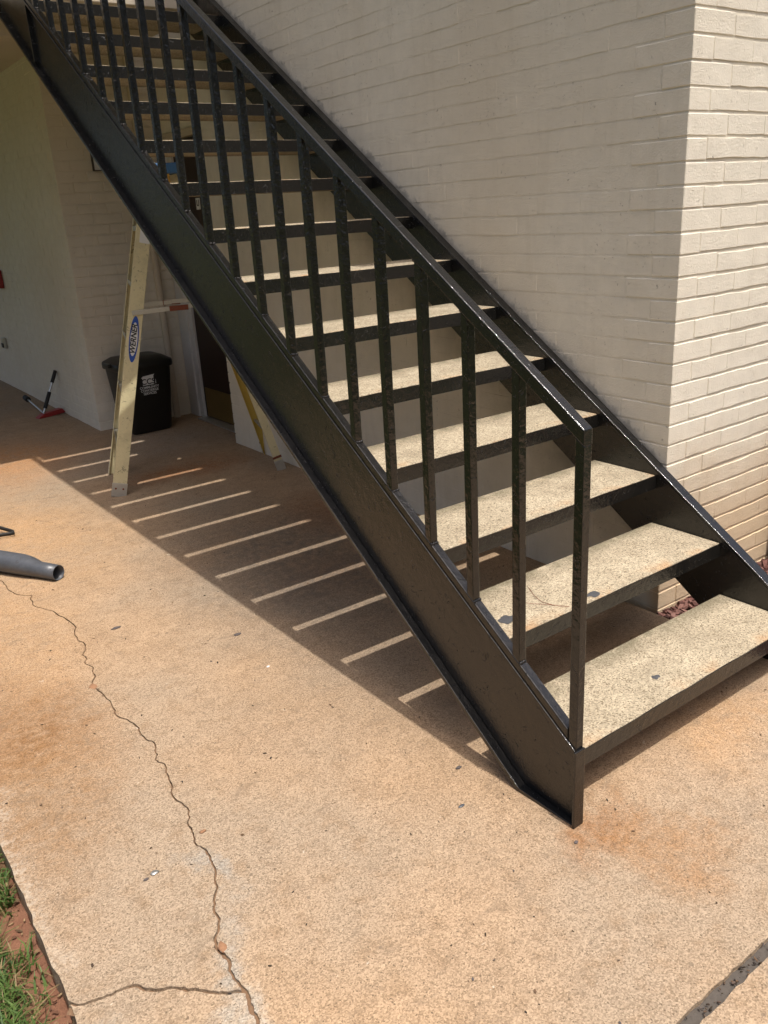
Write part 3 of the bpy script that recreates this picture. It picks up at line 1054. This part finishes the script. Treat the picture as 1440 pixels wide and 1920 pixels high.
for sgn in (-1, 1):
    zf = 1.085
    fu = -0.515 + 0.46 * zf / (HT - 0.03)
    ru = 0.515 - 0.445 * zf / (HT - 0.05)
    va = sgn * (0.265 - 0.09 * zf / HT + 0.008)
    vb = sgn * (0.225 - 0.06 * zf / HT + 0.008)
    mid = LP((fu + ru) / 2, (va + vb) / 2, zf - 0.004)
    for nm, a, b in (('spreader', LP(fu - 0.025, va, zf - 0.012), mid), ('spreader', mid + LP(0, sgn * -0.006, 0.004), LP(ru + 0.01, vb - sgn * 0.006, zf))):
        m = frame(a, b - a, (0, 0, 1))
        bm = bmesh.new()
        bm_box(bm, (0, -0.013, -0.0025), ((b - a).length, 0.013, 0.0025), m)
        sp = from_bm(nm, bm, lad, 'alu', bevel=0.001)
    m = frame(mid, U, (0, 0, 1))
    bm = bmesh.new()
    bm_box(bm, (-0.055, -0.016, -0.0045 + 0.004 * -sgn), (0.055, 0.014, 0.0045 + 0.004 * -sgn), m)
    from_bm('hinge', bm, lad, 'rust', bevel=0.002)
# logo and label on the near front rail
m, s, L = ends['near']
def disc(name, cx, cy, rx, ry, lift, mat, parent):
    bm = bmesh.new()
    n = 40
    vv = [bm.verts.new(m @ Vector((cx + rx * math.cos(2 * math.pi * i / n), cy + ry * math.sin(2 * math.pi * i / n), s * lift))) for i in range(n)]
    bm.faces.new(vv)
    return from_bm(name, bm, parent, mat)
lx = 0.925 / (HT - 0.03) * L
logo = disc('logo', lx, 0.002, 0.135, 0.0265, 0.0008, 'blue', lad)
disc('logo_field', lx, 0.002, 0.098, 0.0205, 0.0014, 'whiteink', logo)
nrm = Vector((m[0][2], m[1][2], m[2][2])) * s
alongv = Vector((m[0][0], m[1][0], m[2][0]))
tm = frame(m @ Vector((lx, 0.001, s * 0.0022)), alongv, nrm.cross(alongv))
text_mesh('lettering', 'WERNER', 0.043, tm, logo, 'blackink', shear=0.25, bold=0.0012)
bm = bmesh.new()
bm_box(bm, (L * 0.795, -0.018, s * 0.0008), (L * 0.845, 0.040, s * 0.0014), m)
from_bm('sticker', bm, lad, 'whiteink')

# ------------------------------------------------------------------ bin
bin_ = tag(empty('trash_bin', (0.86, 5.21, 0)), 'black plastic lidded trash bin against the shaded brick wall', 'trash bin')
bin_.rotation_euler = (0, 0, R(2))
def rr(hx, hy, r, n=5):
    out = []
    for cx, cy, a0 in ((hx - r, hy - r, 0), (-hx + r, hy - r, 90), (-hx + r, -hy + r, 180), (hx - r, -hy + r, 270)):
        for i in range(n + 1):
            a = R(a0 + 90 * i / n)
            out.append((cx + r * math.cos(a), cy + r * math.sin(a)))
    return out
def loft(name, secs, parent, mat):
    bm = bmesh.new()
    rings = []
    for hx, hy, r, z in secs:
        rings.append([bm.verts.new((x, y, z)) for x, y in rr(hx, hy, r)])
    n = len(rings[0])
    for a, b in zip(rings, rings[1:]):
        for i in range(n):
            bm.faces.new((a[i], a[(i + 1) % n], b[(i + 1) % n], b[i]))
    bm.faces.new(rings[0][::-1])
    bm.faces.new(rings[-1])
    o = from_bm(name, bm, parent, mat, smooth=True)
    md = o.modifiers.new('e', 'EDGE_SPLIT')
    md.split_angle = R(40)
    return o
loft('body', [(0.155, 0.135, 0.04, 0.004), (0.168, 0.148, 0.05, 0.02), (0.208, 0.185, 0.055, 0.50), (0.209, 0.186, 0.055, 0.51)], bin_, 'bin')
lid = loft('lid', [(0.222, 0.198, 0.06, 0.508), (0.226, 0.202, 0.06, 0.515), (0.226, 0.202, 0.06, 0.552), (0.220, 0.196, 0.06, 0.562), (0.17, 0.15, 0.06, 0.592), (0.05, 0.04, 0.03, 0.60)], bin_, 'bin')
box('lid_latch', (-0.252, -0.05, 0.535), (-0.222, 0.05, 0.565), lid, 'bin', 0.006)
def face_m(x, z):
    f = (z - 0.02) / 0.48
    y = -(0.148 + 0.037 * f) - 0.0012
    return frame((x, y, z), (1, 0, 0), (0, -0.077, 1))
bm = bmesh.new()
mm = face_m(0.0, 0.42)
v = [bm.verts.new(mm @ Vector(k)) for k in ((-0.05, -0.038, 0), (0.042, -0.038, 0), (0.042, 0.03, 0), (0.052, 0.042, 0), (-0.044, 0.034, 0), (-0.058, 0.022, 0), (-0.05, 0.018, 0))]
bm.faces.new(v)
lg = from_bm('logo', bm, bin_, 'whiteink')
text_mesh('lettering', 'CCS', 0.060, face_m(-0.004, 0.408) @ Matrix.Translation((0, 0, 0.0006)), lg, 'bin', bold=0.001)
text_mesh('lettering', 'i', 0.05, face_m(0.056, 0.402) @ Matrix.Translation((0, 0, 0.0006)), lg, 'whiteink')
for i, tx in enumerate(('COMMUNITY', 'CONCIERGE', 'SERVICES')):
    text_mesh('lettering', tx, 0.026, face_m(0.0, 0.364 - i * 0.024) @ Matrix.Translation((0, 0, 0.0006)), lg, 'whiteink', bold=0.0004)

# ------------------------------------------------------------------ scraper leaning on the wall
sc = tag(empty('floor_squeegee', (0.40, 6.4, 0)), 'red headed floor squeegee with black grips against the left wall', 'squeegee')
def sp(name, pts, r, mat, parent=sc):
    return tube(name, [Vector(p) - Vector((0.40, 6.4, 0)) for p in pts], r, parent, mat, 10)
hm = frame((0.43 - 0.40, 6.42 - 6.4, 0.018), (0.26, 0.06, 0.02), (0, 0, 1))
bm = bmesh.new()
bm_prism(bm, [(-0.13, -0.018), (0.13, -0.018), (0.11, 0.022), (-0.06, 0.022), (-0.12, 0.0)], 'z', -0.035, 0.035)
bmesh.ops.transform(bm, matrix=hm, verts=bm.verts)
hd = from_bm('head', bm, sc, 'red', bevel=0.004)
bm = bmesh.new()
bm_box(bm, (-0.15, -0.022, -0.05), (0.14, -0.010, -0.0355), hm)
from_bm('blade', bm, hd, 'rubber')
a, b = Vector((0.365, 6.37, 0.04)), Vector((0.548, 6.43, 0.385))
q = lambda f: a + (b - a) * f
sp('handle', [a, b], 0.009, 'steel')
sp('grip', [q(0.12), q(0.50)], 0.017, 'rubber')
sp('grip', [q(0.72), q(1.0)], 0.016, 'rubber')
sp('arm', [(0.375, 6.40, 0.035), (0.395, 7.02, 0.075)], 0.008, 'steel')
sp('arm_knob', [(0.395, 6.98, 0.072), (0.396, 7.08, 0.078)], 0.026, 'rubber')

# ------------------------------------------------------------------ blower pipe and strap
pipe = tag(empty('blower_tube', (-0.60, 2.63, 0)), 'dark grey tapered plastic blower tube lying on the sunlit concrete', 'tube')
A, B = Vector((-0.592, 2.600, 0.0375)), Vector((-1.02, 3.345, 0.053))
q = lambda f: A + (B - A) * f - Vector((-0.60, 2.63, 0))
prof = [(0, 0.037), (0.10, 0.0385), (0.14, 0.039), (0.20, 0.0475), (0.26, 0.0515), (0.6, 0.053), (1.0, 0.054)]
bm = bmesh.new()
bm_tube(bm, [q(f) + Vector((0, 0, r - (0.0375 + (0.053 - 0.0375) * f))) for f, r in prof] , [r for f, r in prof], 28, False)
o = from_bm('barrel', bm, pipe, 'grey', smooth=True)
md = o.modifiers.new('wall', 'SOLIDIFY')
md.thickness = 0.0025
md.offset = -1
tube('collar', [q(0.62) + Vector((0, 0, 0.004)), q(0.66) + Vector((0, 0, 0.004))], 0.0565, pipe, 'grey', 28)
strap = tag(empty('carry_strap', (-0.66, 3.5, 0)), 'dark webbing strap lying in a loop on sunlit concrete at left', 'strap')
def ribbon(name, pts, wd, mat, parent):
    bm = bmesh.new()
    L_, Rr = [], []
    for p, t_ in pts:
        p = Vector(p) - Vector((-0.66, 3.5, 0))
        t_ = Vector(t_).normalized()
        L_.append(bm.verts.new(p - t_ * wd / 2))
        Rr.append(bm.verts.new(p + t_ * wd / 2))
    for i in range(len(pts) - 1):
        bm.faces.new((L_[i], L_[i + 1], Rr[i + 1], Rr[i]))
    o = from_bm(name, bm, parent, mat, smooth=True)
    md = o.modifiers.new('t', 'SOLIDIFY')
    md.thickness = 0.003
    return o
ribbon('webbing', [((-0.90, 3.80, 0.12), (0.3, 0, 1)), ((-0.76, 3.66, 0.075), (0.3, 0, 1)), ((-0.66, 3.53, 0.032), (0.2, 0, 1)), ((-0.612, 3.44, 0.021), (0.1, 0, 1)), ((-0.600, 3.405, 0.0205), (0, 0.3, 1)), ((-0.607, 3.385, 0.0205), (0, 0.1, 1)), ((-0.64, 3.395, 0.0205), (0, 0, 1)), ((-0.72, 3.42, 0.0205), (0, 0.1, 1)), ((-0.90, 3.45, 0.0205), (0, 0.1, 1))], 0.020, 'rubber', strap)
ribbon('trim', [((-0.90, 3.565, 0.004), (0, 1, 0)), ((-0.72, 3.49, 0.004), (0.2, 1, 0)), ((-0.66, 3.452, 0.005), (0.3, 1, 0)), ((-0.618, 3.42, 0.006), (0.4, 1, 0.3))], 0.014, 'rubber', strap)

# ------------------------------------------------------------------ downspout at the right
ds = tag(empty('downspout', (1.98, 0.52, 0)), 'dark brown metal downspout against the sunlit brick at right edge', 'downspout')
part(ds, box('pipe', (1.945, 0.475, 0.05), (2.045, 0.545, 5.3), None, 'brown', 0.008))
part(ds, box('strap', (1.930, 0.470, 1.55), (2.06, 0.5535, 1.585), None, 'brown', 0.002))
bm = bmesh.new()
bm_prism(bm, [(0.544, 0.05), (0.474, 0.05), (0.36, 0.0), (0.36, -0.045), (0.50, -0.04), (0.544, -0.02)], 'x', 1.946, 2.044)
part(ds, from_bm('elbow', bm, None, 'brown', bevel=0.006))

# ------------------------------------------------------------------ loose small stuff
def chips(name, n, region, size, mat, z, seed, zj=0.0, flat=0.4, avoid=None):
    rnd = random.Random(seed)
    bm = bmesh.new()
    for i in range(n):
        x = rnd.uniform(region[0], region[1])
        y = rnd.uniform(region[2], region[3])
        if avoid and avoid(x, y):
            continue
        l = rnd.uniform(*size)
        m = Matrix.Translation((x, y, z + rnd.uniform(0, zj))) @ Matrix.Rotation(rnd.uniform(0, 6.28), 4, 'Z') @ Matrix.Rotation(rnd.uniform(-0.5, 0.5), 4, 'X') @ Matrix.Rotation(rnd.uniform(-0.5, 0.5), 4, 'Y')
        a = l / 2
        b_ = a * rnd.uniform(0.25, 0.6)
        c_ = a * flat * rnd.uniform(0.3, 0.7)
        pts = [(a, 0, 0), (a * 0.3, b_, c_ * 0.5), (-a, b_ * 0.4, 0), (-a * 0.6, -b_, c_ * 0.3), (a * 0.4, -b_ * 0.8, 0)]
        top = [bm.verts.new(m @ Vector((p[0], p[1], p[2] + c_))) for p in pts]
        bot = [bm.verts.new(m @ Vector((p[0], p[1], p[2] - c_))) for p in pts]
        bm.faces.new(top)
        bm.faces.new(bot[::-1])
        for k in range(5):
            bm.faces.new((top[k], bot[k], bot[(k + 1) % 5], top[(k + 1) % 5]))
    return from_bm(name, bm, None, mat)

bm = bmesh.new()
nx, ny = 60, 60
gv = [[bm.verts.new((1.128 + 2.6 * i / nx, -1.6 + 2.16 * j / ny, -0.035 + 0.018 * mnoise.noise(Vector((i * 0.5, j * 0.5, 3))))) for j in range(ny + 1)] for i in range(nx + 1)]
for i in range(nx):
    for j in range(ny):
        bm.faces.new((gv[i][j], gv[i + 1][j], gv[i + 1][j + 1], gv[i][j + 1]))
tag(from_bm('mulch_bed', bm, None, plain('mulch_soil', (0.06, 0.028, 0.022), 0.95, bump=0.8, scale=50), smooth=True), 'mulch bed soil beside the sunlit brick wall', 'mulch bed', kind='structure')
tag(chips('mulch', 5200, (1.132, 2.6, -0.4, 0.555), (0.018, 0.055), 'mulch', -0.03, 5, 0.022, 0.5), 'red brown wood chip mulch at the foot of the wall', 'mulch', kind='stuff')
tag(chips('joint_grit', 420, (-1.24, 2.1, -0.594, -0.568), (0.003, 0.010), 'debris', -0.008, 31, 0.006, 0.6), 'dark grit and leaf crumbs in the slab joint', 'grit', kind='stuff')
tag(chips('concrete_debris', 420, (-1.2, 1.1, -0.5, 3.6), (0.003, 0.011), 'debris', 0.0015, 8, 0.001, 0.3), 'scattered specks and leaf bits on the concrete walkway', 'debris', kind='stuff')
tag(chips('soil_crumbs', 1500, (-1.42, -1.235, -0.5, 3.0), (0.004, 0.016), mat_island('clay_crumb', [(0.10, 0.045, 0.028), (0.20, 0.10, 0.06), (0.28, 0.19, 0.10), (0.07, 0.04, 0.025)]), -0.073, 41, 0.01, 0.7), 'crumbs of red clay and thatch along the slab edge', 'soil crumbs', kind='stuff')
# a few larger bits that can be picked out
lf = blob('fallen_leaf', (1.87, 0.36), 0.022, 0.016, 0.003, 'leafgreen', 1.7, 0.004)
tag(lf, 'small yellow green leaf on the mulch at right', 'leaf')
def pebble(c, r, mat, label, cat, nm, seed):
    bm = bmesh.new()
    bmesh.ops.create_icosphere(bm, subdivisions=2, radius=1)
    for v in bm.verts:
        v.co = Vector((v.co.x * r[0], v.co.y * r[1], v.co.z * r[2])) * (1 + 0.35 * mnoise.noise(v.co * 1.7 + Vector((seed, 0, 0))))
    o = from_bm(nm, bm, None, mat, smooth=True)
    o.location = (c[0], c[1], c[2] + r[2] * 0.6)
    tag(o, label, cat)
pebble((-0.961, 0.505, 0), (0.011, 0.008, 0.003), 'alu', 'flattened silver grey scrap on concrete left of the crack', 'scrap', 'metal_scrap', 2)
pebble((-0.987, 0.497, 0), (0.007, 0.004, 0.003), 'debris', 'tiny brown pebble beside the silver scrap', 'pebble', 'pebble', 5)
pebble((-0.800, 0.565, 0), (0.010, 0.006, 0.003), 'clay', 'reddish brown clay pebble right of the crack', 'pebble', 'pebble', 9)
pebble((-0.208, 1.523, 0), (0.018, 0.009, 0.003), 'debris', 'brown leaf scrap near the stair shadow', 'leaf scrap', 'leaf_scrap', 3)
pebble((-0.561, 1.92, 0), (0.020, 0.010, 0.003), 'debris', 'brown leaf scrap right of the crack bend', 'leaf scrap', 'leaf_scrap', 4)
pebble((-0.237, 1.219, 0), (0.007, 0.005, 0.002), 'whiteink', 'white paint chip on the open concrete', 'paint chip', 'paint_chip', 6)
pebble((-0.096, 0.32, 0), (0.010, 0.006, 0.003), 'debris', 'dark leaf scrap beside the stringer foot shadow', 'leaf scrap', 'leaf_scrap', 8)
pebble((-0.20, 0.19, 0), (0.011, 0.005, 0.002), 'grey', 'grey flake on concrete left of the stringer foot', 'flake', 'paint_chip', 11)
pebble((-0.068, -0.104, 0), (0.007, 0.005, 0.003), 'debris', 'dark crumb on concrete in front of the stringer foot', 'crumb', 'pebble', 12)
pebble((-0.785, 1.527, -0.004), (0.015, 0.024, 0.004), 'clay', 'reddish clay lump lodged in the crack', 'clay lump', 'clay_lump', 13)
pebble((-0.927, 0.185, -0.004), (0.010, 0.018, 0.004), 'clay', 'reddish clay lump low in the crack near the branch', 'clay lump', 'clay_lump', 15)
# pine needles on the second tread
bm = bmesh.new()
z2 = 2 * RS + 0.0015
bm_tube(bm, [(0.36, T + 0.20, z2), (0.325, T + 0.14, z2 + 0.003), (0.315, T + 0.10, z2), (0.325, T + 0.055, z2)], 0.0007, 6)
bm_tube(bm, [(0.255, T + 0.16, z2), (0.28, T + 0.11, z2 + 0.002), (0.325, T + 0.06, z2), (0.35, T + 0.02, z2)], 0.0007, 6)
tag(from_bm('pine_needle', bm, None, 'rust'), 'forked reddish pine needle lying on the second tread', 'pine needle')

# drops of black paint that fell on the treads
for cx, cy, rx, ry, z, sd, lab in ((0.154, 0.372, 0.030, 0.026, 0.38, 4, 'large blot of black paint on the second tread near the railing'),
                                   (0.475, 0.312, 0.028, 0.015, 0.38, 6, 'smeared blot of black paint near the front of the second tread'),
                                   (0.481, 0.072, 0.013, 0.011, 0.185, 9, 'small round drop of dark paint on the bottom tread')):
    tag(blob('paint_drop', (cx, cy), rx, ry, z + 0.0006, 'drop', sd, 0.0008), lab, 'paint drop')

# grass at the slab edge
rnd = random.Random(21)
bm = bmesh.new()
n = 0
while n < 60000:
    y = rnd.uniform(-0.9, 3.2)
    x = -1.268 - abs(rnd.gauss(0, 0.42))
    dens = mnoise.noise(Vector((x * 5, y * 5, 1.3))) + (0.25 if x < -1.34 else -0.25)
    n += 1
    if dens < rnd.uniform(-0.5, 0.25) or x < -2.6:
        continue
    h = rnd.uniform(0.028, 0.075)
    wd = rnd.uniform(0.0014, 0.0036)
    a = rnd.uniform(0, 6.28)
    lean = rnd.uniform(0.25, 1.3) * h
    dx, dy = math.cos(a), math.sin(a)
    base = Vector((x, y, -0.078))
    sx, sy = -dy * wd, dx * wd
    p0 = base
    p1 = base + Vector((dx * lean * 0.3, dy * lean * 0.3, h * 0.6))
    p2 = base + Vector((dx * lean, dy * lean, h * rnd.uniform(0.65, 1.0)))
    v = [bm.verts.new(k) for k in (p0 + Vector((sx, sy, 0)), p0 - Vector((sx, sy, 0)), p1 - Vector((sx, sy, 0)) * 0.8, p1 + Vector((sx, sy, 0)) * 0.8, p2)]
    bm.faces.new((v[0], v[1], v[2], v[3]))
    bm.faces.new((v[3], v[2], v[4]))
tag(from_bm('grass', bm, None, 'grass', smooth=True), 'green grass growing along the slab edge at lower left', 'grass', kind='stuff')

# trees across the lawn (mirrored in the gloss paint)
def tree(loc, h, r, seed, label):
    rnd = random.Random(seed)
    root = tag(empty('tree', loc), label, 'tree', 'trees across the lawn')
    bm = bmesh.new()
    bm_tube(bm, [(0, 0, -0.1), (0.05, 0.02, h * 0.2), (0.0, 0.1, h * 0.45), (0.1, 0.0, h * 0.8)], [0.24, 0.18, 0.13, 0.03], 10)
    for k in range(6):
        a = rnd.uniform(0, 6.28)
        z = h * rnd.uniform(0.3, 0.6)
        bm_tube(bm, [(0.03, 0.05, z), (math.cos(a) * r * 0.4, math.sin(a) * r * 0.4, z + h * 0.12), (math.cos(a) * r * 0.8, math.sin(a) * r * 0.8, z + h * 0.2)], [0.08, 0.05, 0.015], 6)
    from_bm('trunk', bm, root, 'bark', smooth=True)
    bm = bmesh.new()
    cl = [(Vector((rnd.gauss(0, 0.45) * r, rnd.gauss(0, 0.45) * r, h * rnd.uniform(0.28, 1.0))), rnd.uniform(0.22, 0.42) * r) for _ in range(34)]
    for c, cr in cl:
        for k in range(150):
            d = Vector((rnd.gauss(0, 1), rnd.gauss(0, 1), rnd.gauss(0, 0.8))).normalized() * cr * rnd.uniform(0.5, 1.05)
            p = c + d
            s_ = rnd.uniform(0.07, 0.15)
            u = Vector((rnd.gauss(0, 1), rnd.gauss(0, 1), rnd.gauss(0, 1))).normalized()
            v_ = u.orthogonal().normalized()
            bm.faces.new([bm.verts.new(p + u * s_), bm.verts.new(p + v_ * s_ * 0.6), bm.verts.new(p - u * s_), bm.verts.new(p - v_ * s_ * 0.6)])
    from_bm('crown', bm, root, 'foliage')
def tree_copy(src, loc, rz, sc, label):
    r = src.copy()
    COL.objects.link(r)
    r.location = loc
    r.rotation_euler = (0, 0, rz)
    r.scale = (sc, sc, sc)
    r['label'] = label
    for ch in src.children:
        c = ch.copy()
        COL.objects.link(c)
        c.parent = r
    return r
tree((-11.0, 5.0, 0), 7.5, 2.6, 1, 'broad leafy tree standing nearest across the lawn')
tree((-12.5, 10.5, 0), 9.0, 3.0, 2, 'tall leafy tree standing second across the lawn')
tree((-11.5, 16.5, 0), 8.5, 3.0, 3, 'leafy tree standing third across the lawn')
tree((-10.0, 23.5, 0), 10.0, 3.4, 4, 'tallest leafy tree standing farthest across the lawn')

_src = [o for o in bpy.data.objects if o.name.startswith('tree') and o.type == 'EMPTY']
for i, (x, y, rz, sc, lab) in enumerate((
        (-12.0, -0.5, 1.0, 0.95, 'leafy tree across the lawn to the left of the walkway end'),
        (-9.0, -5.5, 2.2, 1.05, 'leafy tree in front of the stairs at far left of the lawn'),
        (-5.5, -9.5, 3.1, 1.0, 'leafy tree facing the stairs across the lawn'),
        (-1.5, -10.5, 4.4, 1.0, 'leafy tree straight across the lawn from the bottom step'),
        (2.5, -10.0, 0.4, 1.05, 'leafy tree facing the sunlit brick wall across the lawn'),
        (6.5, -10.5, 5.2, 1.0, 'leafy tree facing the far end of the sunlit wall'))):
    tree_copy(_src[(0, 1, 0, 2, 1, 0)[i]], (x, y, 0), rz, sc, lab)
